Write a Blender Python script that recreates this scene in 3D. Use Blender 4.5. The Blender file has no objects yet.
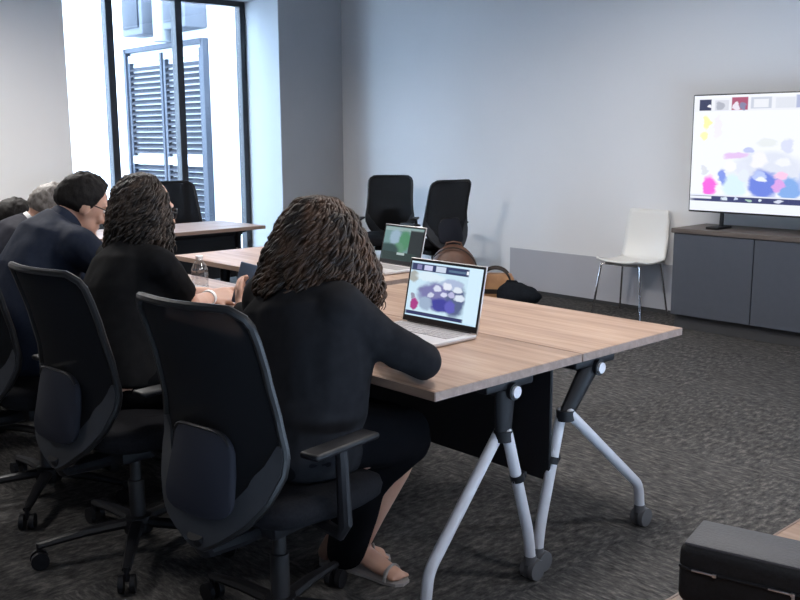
import bpy, bmesh, math, random
from mathutils import Vector, Matrix, noise, Euler
R = math.radians
PI = math.pi
C = bpy.context.scene.collection
random.seed(7)

# ------------------------------------------------------------------ geometry helpers
class G:
    """collects verts/faces of one mesh"""
    def __init__(s):
        s.v = []; s.f = []; s.m = []; s.mi = 0
    def add(s, vs, fs):
        b = len(s.v); s.v += [tuple(v) for v in vs]
        for f in fs:
            s.f.append([b + i for i in f]); s.m.append(s.mi)
        return s
    def box(s, c, size, r=0.0, seg=2, rot=None):
        bm = bmesh.new(); bmesh.ops.create_cube(bm, size=1.0)
        bmesh.ops.scale(bm, vec=Vector(size), verts=bm.verts)
        if r > 0:
            bmesh.ops.bevel(bm, geom=list(bm.edges), offset=r, segments=seg, profile=0.5, affect='EDGES')
        M = rot.to_matrix() if isinstance(rot, Euler) else (rot or Matrix.Identity(3))
        c = Vector(c)
        bm.verts.index_update()
        vs = [M @ v.co + c for v in bm.verts]
        fs = [[v.index for v in f.verts] for f in bm.faces]
        bm.free(); return s.add(vs, fs)
    def tube(s, pts, rad, n=10, caps=True, flat=None, closed=False):
        pts = [Vector(p) for p in pts]
        if not hasattr(rad, '__len__'): rad = [rad] * len(pts)
        rad = list(rad)
        if caps == 'round' and not closed:
            d0 = (pts[0] - pts[1]).normalized(); d1 = (pts[-1] - pts[-2]).normalized()
            r0, r1 = rad[0], rad[-1]; A = []; B = []
            for a in (80, 55, 28):
                A.append((pts[0] + d0 * r0 * math.sin(R(a)), r0 * math.cos(R(a))))
                B.append((pts[-1] + d1 * r1 * math.sin(R(a)), r1 * math.cos(R(a))))
            B.reverse()
            pts = [p for p, _ in A] + pts + [p for p, _ in B]
            rad = [q for _, q in A] + rad + [q for _, q in B]
        N = len(pts); vs = []; fs = []
        up = None
        for i, p in enumerate(pts):
            if closed: t = pts[(i + 1) % N] - pts[i - 1]
            else: t = pts[min(i + 1, N - 1)] - pts[max(i - 1, 0)]
            if t.length < 1e-9: t = Vector((0, 0, 1))
            t.normalize()
            if up is None:
                up = Vector((0, 0, 1)) if abs(t.z) < 0.9 else Vector((0, 1, 0))
            x = t.cross(up)
            if x.length < 1e-6: x = t.orthogonal()
            x.normalize(); y = x.cross(t).normalized(); up = y
            for k in range(n):
                a = 2 * PI * k / n
                fx, fy = (1, 1) if flat is None else flat
                vs.append(p + (x * math.cos(a) * fx + y * math.sin(a) * fy) * rad[i])
        for i in range(N if closed else N - 1):
            j = (i + 1) % N
            for k in range(n):
                l = (k + 1) % n
                fs.append([i * n + k, i * n + l, j * n + l, j * n + k])
        if caps and not closed:
            fs.append(list(range(n))[::-1]); fs.append([(N - 1) * n + k for k in range(n)])
        return s.add(vs, fs)
    def ell(s, c, r, M=None, nu=20, nv=12, fn=None):
        c = Vector(c); M = M or Matrix.Identity(3)
        vs = []; fs = []
        for j in range(nv + 1):
            th = PI * j / nv
            for i in range(nu):
                ph = 2 * PI * i / nu
                d = Vector((math.sin(th) * math.cos(ph), math.sin(th) * math.sin(ph), math.cos(th)))
                p = Vector((d.x * r[0], d.y * r[1], d.z * r[2]))
                if fn: p = fn(p, d)
                vs.append(M @ p + c)
        for j in range(nv):
            for i in range(nu):
                k = (i + 1) % nu
                fs.append([j * nu + i, (j + 1) * nu + i, (j + 1) * nu + k, j * nu + k])
        return s.add(vs, fs)
    def loft(s, rings, caps=True, wrap=True):
        n = len(rings[0]); vs = [p for r in rings for p in r]; fs = []
        for i in range(len(rings) - 1):
            for k in range(n if wrap else n - 1):
                l = (k + 1) % n
                fs.append([i * n + k, i * n + l, (i + 1) * n + l, (i + 1) * n + k])
        if caps:
            fs.append(list(range(n))[::-1]); fs.append([(len(rings) - 1) * n + k for k in range(n)])
        return s.add(vs, fs)
    def lathe(s, prof, c=(0, 0, 0), n=24, M=None):
        c = Vector(c); M = M or Matrix.Identity(3)
        rings = [[c + M @ Vector((r * math.cos(2 * PI * k / n), r * math.sin(2 * PI * k / n), z)) for k in range(n)] for r, z in prof]
        return s.loft(rings)
    def prism(s, poly, z0, z1):
        n = len(poly); vs = [(x, y, z0) for x, y in poly] + [(x, y, z1) for x, y in poly]
        fs = [list(range(n))[::-1], list(range(n, 2 * n))]
        for k in range(n): fs.append([k, (k + 1) % n, n + (k + 1) % n, n + k])
        return s.add(vs, fs)
    def mesh(s, name, smooth=None):
        me = bpy.data.meshes.new(name); me.from_pydata(s.v, [], s.f)
        me.polygons.foreach_set('material_index', s.m)
        bm = bmesh.new(); bm.from_mesh(me)
        bmesh.ops.recalc_face_normals(bm, faces=bm.faces); bm.to_mesh(me); bm.free()
        shade(me, smooth); me.update(); return me

def shade(me, smooth):
    if smooth is None: smooth = 35
    if smooth is False: return
    me.polygons.foreach_set('use_smooth', [True] * len(me.polygons))
    if smooth is not True and smooth < 180:
        try: me.set_sharp_from_angle(angle=R(smooth))
        except Exception: pass

def link(name, me, mat, parent=None, loc=(0, 0, 0)):
    o = bpy.data.objects.new(name, me); C.objects.link(o)
    for m in (mat if isinstance(mat, (list, tuple)) else [mat]): me.materials.append(m)
    o.parent = parent; o.location = loc
    return o
def obj(name, g, mat, parent=None, smooth=None, loc=(0, 0, 0)):
    return link(name, g.mesh(name, smooth), mat, parent, loc)
def tag(o, label=None, cat=None, group=None, kind=None):
    if label: o['label'] = label
    if cat: o['category'] = cat
    if group: o['group'] = group
    if kind: o['kind'] = kind
    return o
def thing(name, label, cat, loc=(0, 0, 0), rz=0, group=None):
    o = bpy.data.objects.new(name, None); C.objects.link(o)
    o.location = loc; o.rotation_euler = (0, 0, rz); o.empty_display_size = .1
    return tag(o, label, cat, group)
def dup(root, loc, rz, label, group=None):
    r = root.copy(); C.objects.link(r); r.location = loc; r.rotation_euler = (0, 0, rz)
    r['label'] = label
    if group: r['group'] = group
    for ch in list(root.children):
        c = ch.copy(); C.objects.link(c); c.parent = r
        for g in ch.children:
            d = g.copy(); C.objects.link(d); d.parent = c
    return r
def struct(name, g, mat, smooth=False):
    return tag(obj(name, g, mat, None, smooth), kind='structure')

def remesh(g, vox, iters=4, fac=.5, fold=None, off=Vector((0, 0, 0))):
    """fuse overlapping closed pieces into one continuous skin"""
    me = g.mesh('tmp', False); o = bpy.data.objects.new('tmp', me); C.objects.link(o)
    m = o.modifiers.new('r', 'REMESH'); m.mode = 'VOXEL'; m.voxel_size = vox
    if iters:
        q = o.modifiers.new('s', 'SMOOTH'); q.factor = fac; q.iterations = iters
    dg = bpy.context.evaluated_depsgraph_get(); dg.update()
    out = bpy.data.meshes.new_from_object(o.evaluated_get(dg))
    bpy.data.objects.remove(o); bpy.data.meshes.remove(me)
    if fold:
        amp, sc = fold
        out.calc_loop_triangles()
        for v in out.vertices:
            p = v.co
            w = noise.noise(Vector((p.x * sc, p.y * sc, p.z * sc * .55))) + .5 * noise.noise(Vector((p.x * sc * 2.3 + 9, p.y * sc * 2.3, p.z * sc * 1.1)))
            v.co = p + v.normal * (amp * w)
    for v in out.vertices: v.co = v.co - off
    out.polygons.foreach_set('use_smooth', [True] * len(out.polygons))
    out.update()
    return out

# ------------------------------------------------------------------ materials
def mat(name, col, rough=.5, metal=0., spec=.5, emit=None, estr=1., sss=0):
    m = bpy.data.materials.new(name); m.use_nodes = True
    b = m.node_tree.nodes['Principled BSDF']
    b.inputs['Base Color'].default_value = (*col, 1); b.inputs['Roughness'].default_value = rough
    b.inputs['Metallic'].default_value = metal; b.inputs['Specular IOR Level'].default_value = spec
    if emit:
        b.inputs['Emission Color'].default_value = (*emit, 1); b.inputs['Emission Strength'].default_value = estr
    if sss:
        b.inputs['Subsurface Weight'].default_value = sss; b.inputs['Subsurface Radius'].default_value = (.02, .008, .004)
    return m
def noisy(m, col2, scale=(8, 8, 8), detail=6, lo=.35, hi=.65, bump=0., coord='Object', rough=None):
    """mix a second colour in by noise; optional bump"""
    nt = m.node_tree; N = nt.nodes; L = nt.links; b = N['Principled BSDF']
    tc = N.new('ShaderNodeTexCoord'); mp = N.new('ShaderNodeMapping'); mp.inputs['Scale'].default_value = scale
    L.new(tc.outputs[coord], mp.inputs['Vector'])
    nz = N.new('ShaderNodeTexNoise'); nz.inputs['Scale'].default_value = 1; nz.inputs['Detail'].default_value = detail
    L.new(mp.outputs['Vector'], nz.inputs['Vector'])
    mr = N.new('ShaderNodeMapRange'); mr.inputs['From Min'].default_value = lo; mr.inputs['From Max'].default_value = hi
    L.new(nz.outputs['Fac'], mr.inputs['Value'])
    mx = N.new('ShaderNodeMix'); mx.data_type = 'RGBA'
    mx.inputs[6].default_value = b.inputs['Base Color'].default_value; mx.inputs[7].default_value = (*col2, 1)
    L.new(mr.outputs['Result'], mx.inputs[0]); L.new(mx.outputs[2], b.inputs['Base Color'])
    if bump:
        bp = N.new('ShaderNodeBump'); bp.inputs['Strength'].default_value = bump; bp.inputs['Distance'].default_value = .004
        L.new(nz.outputs['Fac'], bp.inputs['Height']); L.new(bp.outputs['Normal'], b.inputs['Normal'])
    return m

def wood(name, c0, c1, c2):
    m = mat(name, c0, .42); nt = m.node_tree; N = nt.nodes; L = nt.links; b = N['Principled BSDF']
    tc = N.new('ShaderNodeTexCoord'); mp = N.new('ShaderNodeMapping'); mp.inputs['Scale'].default_value = (1.1, 16, 16)
    L.new(tc.outputs['Object'], mp.inputs['Vector'])
    n1 = N.new('ShaderNodeTexNoise'); n1.inputs['Scale'].default_value = 1.5; n1.inputs['Detail'].default_value = 8; n1.inputs['Roughness'].default_value = .62; n1.inputs['Distortion'].default_value = .5
    L.new(mp.outputs['Vector'], n1.inputs['Vector'])
    mp2 = N.new('ShaderNodeMapping'); mp2.inputs['Scale'].default_value = (2.2, 90, 90); L.new(tc.outputs['Object'], mp2.inputs['Vector'])
    n2 = N.new('ShaderNodeTexNoise'); n2.inputs['Scale'].default_value = 1.2; n2.inputs['Detail'].default_value = 4
    L.new(mp2.outputs['Vector'], n2.inputs['Vector'])
    r = N.new('ShaderNodeValToRGB'); e = r.color_ramp.elements
    e[0].position = .32; e[0].color = (*c1, 1); e[1].position = .66; e[1].color = (*c2, 1)
    q = r.color_ramp.elements.new(.5); q.color = (*c0, 1)
    ad = N.new('ShaderNodeMath'); ad.operation = 'MULTIPLY_ADD'; ad.inputs[1].default_value = .28; 
    L.new(n2.outputs['Fac'], ad.inputs[0])
    sb = N.new('ShaderNodeMath'); sb.operation = 'SUBTRACT'; sb.inputs[1].default_value = .14; L.new(n1.outputs['Fac'], sb.inputs[0])
    L.new(sb.outputs[0], ad.inputs[2]); L.new(ad.outputs[0], r.inputs['Fac']); L.new(r.outputs['Color'], b.inputs['Base Color'])
    return m

def carpet():
    m = mat('carpet_tiles', (.07, .068, .066), .95, spec=.15); nt = m.node_tree; N = nt.nodes; L = nt.links; b = N['Principled BSDF']
    tc = N.new('ShaderNodeTexCoord')
    def streak(sc):
        mp = N.new('ShaderNodeMapping'); mp.inputs['Scale'].default_value = sc; L.new(tc.outputs['Object'], mp.inputs['Vector'])
        n = N.new('ShaderNodeTexNoise'); n.inputs['Scale'].default_value = 1; n.inputs['Detail'].default_value = 9; n.inputs['Roughness'].default_value = .72
        L.new(mp.outputs['Vector'], n.inputs['Vector']); return n.outputs['Fac']
    a = streak((17, 58, 1)); c = streak((44, 19, 1))
    ck = N.new('ShaderNodeTexChecker'); ck.inputs['Scale'].default_value = 1.0
    ck.inputs['Color1'].default_value = (0, 0, 0, 1); ck.inputs['Color2'].default_value = (1, 1, 1, 1)
    L.new(tc.outputs['Object'], ck.inputs['Vector'])
    mx = N.new('ShaderNodeMix'); mx.data_type = 'FLOAT'
    L.new(ck.outputs['Fac'], mx.inputs[0]); L.new(a, mx.inputs[2]); L.new(c, mx.inputs[3])
    r = N.new('ShaderNodeValToRGB'); e = r.color_ramp.elements
    e[0].position = .34; e[0].color = (.014, .014, .0145, 1); e[1].position = .70; e[1].color = (.150, .138, .127, 1)
    q = e.new(.52); q.color = (.060, .0575, .056, 1)
    L.new(mx.outputs[0], r.inputs['Fac'])
    big = streak((.9, .9, 1)); mr = N.new('ShaderNodeMapRange'); mr.inputs['From Min'].default_value = .3; mr.inputs['From Max'].default_value = .7
    mr.inputs['To Min'].default_value = .8; mr.inputs['To Max'].default_value = 1.2; L.new(big, mr.inputs['Value'])
    ml = N.new('ShaderNodeVectorMath'); ml.operation = 'SCALE'; L.new(r.outputs['Color'], ml.inputs[0]); L.new(mr.outputs[0], ml.inputs['Scale'])
    L.new(ml.outputs[0], b.inputs['Base Color'])
    bp = N.new('ShaderNodeBump'); bp.inputs['Strength'].default_value = .6; bp.inputs['Distance'].default_value = .006
    L.new(mx.outputs[0], bp.inputs['Height']); L.new(bp.outputs['Normal'], b.inputs['Normal'])
    return m

def see_through(name, col, fac, gloss=.08, rough=.0):
    m = bpy.data.materials.new(name); m.use_nodes = True; nt = m.node_tree; N = nt.nodes; L = nt.links
    N.remove(N['Principled BSDF']); out = N['Material Output']
    t = N.new('ShaderNodeBsdfTransparent'); t.inputs['Color'].default_value = (*col, 1)
    g = N.new('ShaderNodeBsdfGlossy'); g.inputs['Roughness'].default_value = rough
    mx = N.new('ShaderNodeMixShader'); mx.inputs[0].default_value = gloss
    L.new(t.outputs[0], mx.inputs[1]); L.new(g.outputs[0], mx.inputs[2]); L.new(mx.outputs[0], out.inputs[0])
    return m
def mesh_fabric(name, col, open_):
    m = mat(name, col, .85, spec=.08); nt = m.node_tree; N = nt.nodes; L = nt.links
    b = N['Principled BSDF']; out = N['Material Output']
    t = N.new('ShaderNodeBsdfTransparent'); mx = N.new('ShaderNodeMixShader'); mx.inputs[0].default_value = open_
    L.new(b.outputs[0], mx.inputs[1]); L.new(t.outputs[0], mx.inputs[2]); L.new(mx.outputs[0], out.inputs[0])
    return m

def screen_mat(name, base, shapes, strength):
    """what a lit display shows: soft ellipses ('e') and bars ('r') over a base colour, in UV"""
    m = bpy.data.materials.new(name); m.use_nodes = True; nt = m.node_tree; N = nt.nodes; L = nt.links
    b = N['Principled BSDF']; b.inputs['Base Color'].default_value = (.01, .01, .012, 1); b.inputs['Roughness'].default_value = .25
    tc = N.new('ShaderNodeTexCoord'); nz = N.new('ShaderNodeTexNoise'); nz.inputs['Scale'].default_value = 14; nz.inputs['Detail'].default_value = 3
    L.new(tc.outputs['UV'], nz.inputs['Vector'])
    wob = N.new('ShaderNodeVectorMath'); wob.operation = 'SUBTRACT'; wob.inputs[1].default_value = (.5, .5, .5); L.new(nz.outputs['Color'], wob.inputs[0])
    ws = N.new('ShaderNodeVectorMath'); ws.operation = 'SCALE'; ws.inputs['Scale'].default_value = .07; L.new(wob.outputs[0], ws.inputs[0])
    wv = N.new('ShaderNodeVectorMath'); wv.operation = 'ADD'; L.new(tc.outputs['UV'], wv.inputs[0]); L.new(ws.outputs[0], wv.inputs[1])
    cur = None
    for kind, cx, cy, rx, ry, col in shapes:
        sub = N.new('ShaderNodeVectorMath'); sub.operation = 'SUBTRACT'; sub.inputs[1].default_value = (cx, cy, 0)
        L.new(wv.outputs[0] if kind == 'e' else tc.outputs['UV'], sub.inputs[0])
        dv = N.new('ShaderNodeVectorMath'); dv.operation = 'DIVIDE'; dv.inputs[1].default_value = (rx, ry, 1); L.new(sub.outputs[0], dv.inputs[0])
        mr = N.new('ShaderNodeMapRange'); mr.interpolation_type = 'SMOOTHSTEP'
        if kind == 'e':
            ln = N.new('ShaderNodeVectorMath'); ln.operation = 'LENGTH'; L.new(dv.outputs[0], ln.inputs[0]); L.new(ln.outputs['Value'], mr.inputs['Value'])
            mr.inputs['From Min'].default_value = .7; mr.inputs['From Max'].default_value = 1.15
        else:
            ab = N.new('ShaderNodeVectorMath'); ab.operation = 'ABSOLUTE'; L.new(dv.outputs[0], ab.inputs[0])
            sp = N.new('ShaderNodeSeparateXYZ'); L.new(ab.outputs[0], sp.inputs[0])
            mx_ = N.new('ShaderNodeMath'); mx_.operation = 'MAXIMUM'; L.new(sp.outputs[0], mx_.inputs[0]); L.new(sp.outputs[1], mx_.inputs[1])
            L.new(mx_.outputs[0], mr.inputs['Value']); mr.inputs['From Min'].default_value = .93; mr.inputs['From Max'].default_value = 1.07
        mr.inputs['To Min'].default_value = 1; mr.inputs['To Max'].default_value = 0
        mx = N.new('ShaderNodeMix'); mx.data_type = 'RGBA'; L.new(mr.outputs[0], mx.inputs[0])
        if cur is None: mx.inputs[6].default_value = (*base, 1)
        else: L.new(cur, mx.inputs[6])
        mx.inputs[7].default_value = (*col, 1); cur = mx.outputs[2]
    L.new(cur, b.inputs['Emission Color']); b.inputs['Emission Strength'].default_value = strength
    return m
def screen_quad(w, h, origin, ux, uy):
    """flat display face with UVs"""
    o, ux, uy = Vector(origin), Vector(ux), Vector(uy)
    me = bpy.data.meshes.new('screen'); me.from_pydata([o, o + ux * w, o + ux * w + uy * h, o + uy * h], [], [[0, 1, 2, 3]])
    uv = me.uv_layers.new(name='UVMap')
    for i, c in enumerate(((0, 0), (1, 0), (1, 1), (0, 1))): uv.data[i].uv = c
    return me

M = {}
M['wall'] = noisy(mat('wall_paint', (.80, .795, .80), .85, spec=.2), (.78, .78, .785), (1.5,) * 3)
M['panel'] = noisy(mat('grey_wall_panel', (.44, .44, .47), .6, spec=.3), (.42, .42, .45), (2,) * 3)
M['pillar'] = noisy(mat('pillar_shade_tone', (.42, .42, .43), .8, spec=.2), (.40, .40, .41), (2,) * 3)  # darker than the walls: shade on the pillar put into its colour
M['ceil'] = mat('dark_ceiling_paint', (.07, .07, .075), .9)
M['backwall'] = mat('dark_unseen_wall', (.07, .07, .075), .9)  # unseen walls, coloured dark so less light bounces onto the seated backs
M['daylit_trim'] = mat('daylit_reveal_tone', (.48, .49, .50), .7)  # daylight on the window reveal put into a paler colour
M['base'] = mat('baseboard_dark', (.035, .036, .038), .6)
M['carpet'] = carpet()
M['oak'] = wood('light_oak_laminate', (.315, .205, .145), (.205, .125, .085), (.39, .272, .203))
M['edge'] = wood('oak_edge_band', (.19, .123, .09), (.15, .095, .068), (.23, .155, .115))
M['walnut'] = wood('grey_brown_laminate', (.105, .085, .075), (.075, .06, .053), (.13, .105, .092))
M['white_metal'] = mat('white_powder_coat', (.50, .50, .53), .4)
M['black'] = mat('black_plastic', (.009, .009, .011), .5, spec=.25)
M['blackm'] = mat('black_metal', (.018, .018, .020), .4)
M['grey_plastic'] = noisy(mat('charcoal_plastic', (.030, .032, .037), .5, spec=.3), (.026, .028, .033), (40,) * 3)
M['pad'] = mat('lumbar_pad', (.013, .0145, .022), .7, spec=.2)
M['rim'] = mat('glossy_black_frame', (.011, .011, .012), .38, spec=.35)
M['mesh'] = mesh_fabric('black_mesh_fabric', (.007, .0073, .0085), .02)
M['seat'] = noisy(mat('black_seat_fabric', (.009, .009, .011), .95, spec=.06), (.013, .013, .015), (120,) * 3, bump=.3)
M['caster'] = mat('grey_caster_rubber', (.085, .085, .09), .5)
M['chrome'] = mat('chrome', (.75, .75, .77), .15, 1)
M['shell'] = mat('white_plastic_shell', (.80, .79, .76), .38)
M['cab'] = noisy(mat('slate_cabinet_front', (.062, .068, .085), .55), (.058, .064, .08), (20,) * 3)
M['kick'] = mat('cabinet_plinth', (.045, .045, .048), .6)
M['silver'] = mat('silver_aluminium', (.62, .59, .58), .38, .55)
M['keys'] = mat('grey_keys', (.33, .31, .31), .5)
M['bezel'] = mat('black_bezel', (.01, .01, .012), .3)
M['frame'] = mat('dark_window_frame', (.022, .023, .027), .45)
M['glass'] = see_through('window_glass', (.93, .96, .97), 0, .05)
M['ext'] = noisy(mat('exterior_white_wall', (.88, .89, .90), .9), (.82, .83, .86), (.8,) * 3)
M['louver'] = mat('blue_grey_louver', (.019, .022, .032), .5)
M['louver2'] = mat('blue_grey_louver_frame', (.030, .037, .054), .5)
M['rail'] = mat('white_louver_rail', (.75, .76, .80), .5)
M['duct'] = mat('grey_duct', (.085, .092, .11), .5)
M['pipe'] = mat('pale_pipe', (.20, .21, .23), .5)
M['concrete'] = noisy(mat('pavement', (.35, .35, .36), .9), (.28, .28, .29), (3,) * 3)
M['skin1'] = mat('skin_warm', (.50, .285, .205), .5, sss=.1)
M['skin2'] = mat('skin_light', (.56, .335, .25), .5, sss=.1)
M['hair_brown'] = noisy(mat('brown_hair', (.014, .0078, .005), .55, spec=.3), (.080, .038, .020), (18, 18, 7), lo=.4, hi=.72)
M['hair_dark'] = noisy(mat('dark_brown_hair', (.012, .008, .006), .55, spec=.35), (.056, .034, .023), (18, 18, 7), lo=.42, hi=.7)
M['hair_black'] = noisy(mat('black_hair', (.008, .007, .007), .65, spec=.12), (.016, .014, .013), (70, 70, 40), bump=.6)
M['hair_grey'] = noisy(mat('grey_hair', (.10, .085, .075), .6), (.22, .20, .185), (70, 70, 40), bump=.6)
M['jacket'] = noisy(mat('black_jacket_cloth', (.0095, .0095, .011), .9, spec=.08), (.013, .013, .015), (30,) * 3)
M['tee'] = noisy(mat('black_tee_cloth', (.007, .007, .008), .9, spec=.08), (.010, .010, .011), (30,) * 3)
M['skirt'] = mat('black_skirt_cloth', (.004, .004, .005), .95, spec=.03)
M['navy'] = noisy(mat('navy_suit_cloth', (.014, .019, .036), .8, spec=.12), (.020, .026, .043), (40,) * 3)
M['darksuit'] = noisy(mat('dark_suit_cloth', (.010, .011, .020), .8, spec=.12), (.016, .017, .027), (40,) * 3)
M['shirt'] = mat('white_shirt_cloth', (.75, .75, .76), .8)
M['shoe'] = mat('black_shoe_leather', (.01, .01, .01), .35)
M['sandal'] = mat('grey_sandal', (.30, .28, .27), .5)
M['eye'] = mat('eye_white', (.8, .8, .8), .2)
M['phone'] = mat('slate_blue_phone', (.085, .115, .17), .4)
M['pet'] = see_through('clear_bottle_plastic', (.86, .88, .90), 0, .22, .12)
M['cap'] = mat('white_bottle_cap', (.8, .8, .82), .4)
M['bag'] = noisy(mat('black_nylon', (.009, .009, .010), .6, spec=.2), (.013, .013, .015), (200,) * 3, bump=.25)
M['bagtop'] = noisy(mat('lit_nylon_top', (.042, .042, .050), .6), (.050, .050, .058), (200,) * 3, bump=.25)  # light from above put into the paler colour of the case top
M['zip'] = mat('zipper_metal', (.55, .55, .57), .3, 1)
M['brown_leather'] = noisy(mat('brown_leather', (.13, .055, .03), .5), (.075, .033, .02), (9,) * 3, bump=.3)
M['tan_leather'] = noisy(mat('tan_leather', (.62, .33, .16), .5), (.45, .22, .10), (9,) * 3)
M['strap'] = mat('dark_brown_strap', (.03, .019, .014), .5)
M['blackbag'] = noisy(mat('black_canvas', (.010, .012, .016), .9, spec=.08), (.014, .017, .022), (60,) * 3)
M['light'] = mat('lamp_diffuser', (.9, .9, .9), .5, emit=(1, .95, .9), estr=6.0)

# ------------------------------------------------------------------ the room
XW, YT, XE, YB, H = -6.4, 4.9, 4.2, -4.2, 3.0     # window wall, screen wall, far ends, ceiling height
XG = -7.05                                        # plane of the glass
g = G(); g.box((( -11.6 + XE) / 2 + .3, (YT + YB) / 2, -.06), (XE + 7.2, YT - YB + .4, .12)); g.v = [(max(-7.15, x), y, z) for x, y, z in g.v]
struct('floor', g, M['carpet'])
g = G(); g.box(((XE - 7.25) / 2, .35, H + .1), (XE + 7.35, 9.5, .2)); struct('ceiling', g, M['ceil'])
g = G(); g.box(((XE + XG) / 2 + .05, YT + .1, H / 2), (XE - XG + .3, .2, H)); struct('wall_screen', g, M['wall'])
g = G(); g.box(((XE + XW) / 2, YB - .1, H / 2), (XE - XW + .4, .2, H)); struct('wall_back', g, M['backwall'])
g = G(); g.box((XE + .1, (YT + YB) / 2, H / 2), (.2, YT - YB, H)); struct('wall_right', g, M['backwall'])
g = G(); g.box((XW - .375, (YB + 1.80) / 2, H / 2), (.75, 1.80 - YB, H)); struct('wall_left', g, M['wall'])
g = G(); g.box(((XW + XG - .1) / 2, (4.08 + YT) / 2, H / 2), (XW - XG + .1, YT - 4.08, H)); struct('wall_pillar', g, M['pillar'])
g = G(); g.box(((XW + XG) / 2 + .025, 4.074, 1.42), (XW - XG - .05, .012, 2.84)); struct('daylit_reveal', g, M['daylit_trim'])  # added slab that gives the pillar's window side its paler daylit tone
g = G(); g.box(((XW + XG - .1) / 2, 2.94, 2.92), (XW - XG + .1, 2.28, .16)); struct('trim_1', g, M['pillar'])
g = G(); g.box((XE / 2 - 1.9 + XW / 2 + 1.9, YT - .006, .015), (XE - XW, .012, .03)); struct('baseboard_screen', g, M['base'])
g = G(); g.box((XW + .006, (YB + 1.8) / 2, .04), (.012, 1.8 - YB, .08)); struct('baseboard_left', g, M['base'])
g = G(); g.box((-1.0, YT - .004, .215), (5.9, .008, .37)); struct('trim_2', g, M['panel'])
# window: frame with mullions, three panes
w = tag(bpy.data.objects.new('window_1', None), kind='structure'); C.objects.link(w)
g = G()
for y in (1.84, 2.52, 3.27, 4.04): g.box((XG, y, 1.41), (.10, .075 if y not in (1.84,) else .08, 2.80), .004)
g.box((XG, 2.94, .04), (.10, 2.3, .08), .004); g.box((XG, 2.94, 2.82), (.10, 2.3, .07), .004)
obj('window_frame', g, M['frame'], w, False)
for a, b in ((1.88, 2.48), (2.56, 3.23), (3.31, 4.0)):
    g = G(); g.box((XG, (a + b) / 2, 1.42), (.012, b - a, 2.69)); obj('pane', g, M['glass'], w, False)
# outside: paving, white walls, louvred doors, ducts
g = G(); g.box((-9.9, 3.0, -.08), (5.5, 12, .1)); struct('ground', g, M['concrete'])
g = G(); g.box((-11.9, 3.0, 2.6), (.2, 12, 5.4)); tag(obj('outer_wall', g, M['ext'], None, False), kind='structure')
YL = 4.40
g = G(); g.box((-9.45, YL + .16, 2.6), (4.6, .2, 5.4)); tag(obj('side_wall', g, M['ext'], None, False), kind='structure')
t = thing('louvred_door', 'blue grey double louvred door on the white wall outside the window', 'door', (-9.45, YL + .06, 0))
L0, L1, LT = -.98, 1.02, 2.60
g = G()
for x in (L0, L1): g.box((x, -.03, LT / 2), (.07, .10, LT), .004)
g.box(((L0 + L1) / 2, -.03, LT - .03), (L1 - L0, .10, .06), .004)
obj('door_frame', g, M['louver2'], t, False)
for a, b in ((L0 + .05, .0), (.03, L1 - .05)):
    g = G()
    for x in (a + .03, b - .03): g.box((x, -.035, 1.27), (.055, .05, 2.45), .003)
    g.box(((a + b) / 2, -.035, .06), (b - a, .05, .09), .003)
    d = obj('door_leaf', g, M['louver2'], t, False)
    g = G(); g.box(((a + b) / 2, -.04, 1.12), (b - a - .1, .055, .10), .003); g.box(((a + b) / 2, -.04, 2.45), (b - a - .1, .055, .09), .003)
    obj('rail', g, M['rail'], d, False)
    g = G(); z = .16
    while z < 2.38:
        if abs(z - 1.12) > .075: g.box(((a + b) / 2, -.032, z), (b - a - .1, .075, .012), 0, rot=Euler((R(38), 0, 0)))
        z += .072
    obj('louver_slats', g, M['louver'], d, False)
t = thing('duct_box', 'grey box unit high on the outside wall, right of the thick pale pipe', 'duct', (-8.66, YL, 2.70))
g = G(); g.box((0, -.10, .32), (.55, .30, .62), .02); obj('box_body', g, M['duct'], t); g = G(); g.box((0, -.262, .32), (.4, .02, .45), .004); obj('vent_grille', g, M['louver'], t)
dup(t, (-9.72, YL, 2.70), 0, 'grey box unit high on the outside wall, left of the thick pale pipe')
g = G(); g.tube([(-9.15, YL - .10, 2.60), (-9.15, YL - .10, 4.6)], .14, 24); tag(obj('drain_pipe', g, M['pipe']), 'thick pale pipe rising above the louvred door outside', 'pipe')

# ceiling lights (recessed panels, above the frame; added ones brighten walls and backs)
lamp_spots = [(-.3, 1.3, 'over the open laptop', 53), (2.2, 1.6, 'over the bare carpet in front of the cabinet', 55), (-3.0, 1.5, 'over the water bottle', 20), (-4.1, .1, 'added to brighten the plain white wall', 128),
              (-2.0, 3.2, 'added to brighten the screen wall', 15), (2.4, -1.6, 'added as fill over the zipped case', 18), (-2.3, -2.4, 'added as fill behind the row of people', 30)]
for x, y, where, watts in lamp_spots:
    t = thing('ceiling_light', f'square white ceiling light {where}', 'ceiling light', (x, y, H), 0, 'ceiling light panels')
    g = G()
    for a, b, c_, d in ((-.31, 0, .02, .64), (.31, 0, .02, .64), (0, -.31, .64, .02), (0, .31, .64, .02)): g.box((a, b, -.02), (c_, d, .04))
    obj('light_frame', g, M['white_metal'], t, False)
    g = G(); g.box((0, 0, -.012), (.60, .60, .01)); obj('diffuser', g, M['light'], t, False)
    ld = bpy.data.lights.new('panel_glow', 'AREA'); ld.shape = 'SQUARE'; ld.size = .58; ld.energy = watts; ld.color = (1, .965, .935); ld.spread = R(165)
    lo = bpy.data.objects.new('panel_glow', ld); C.objects.link(lo); lo.parent = t; lo.location = (0, 0, -.03)

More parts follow.
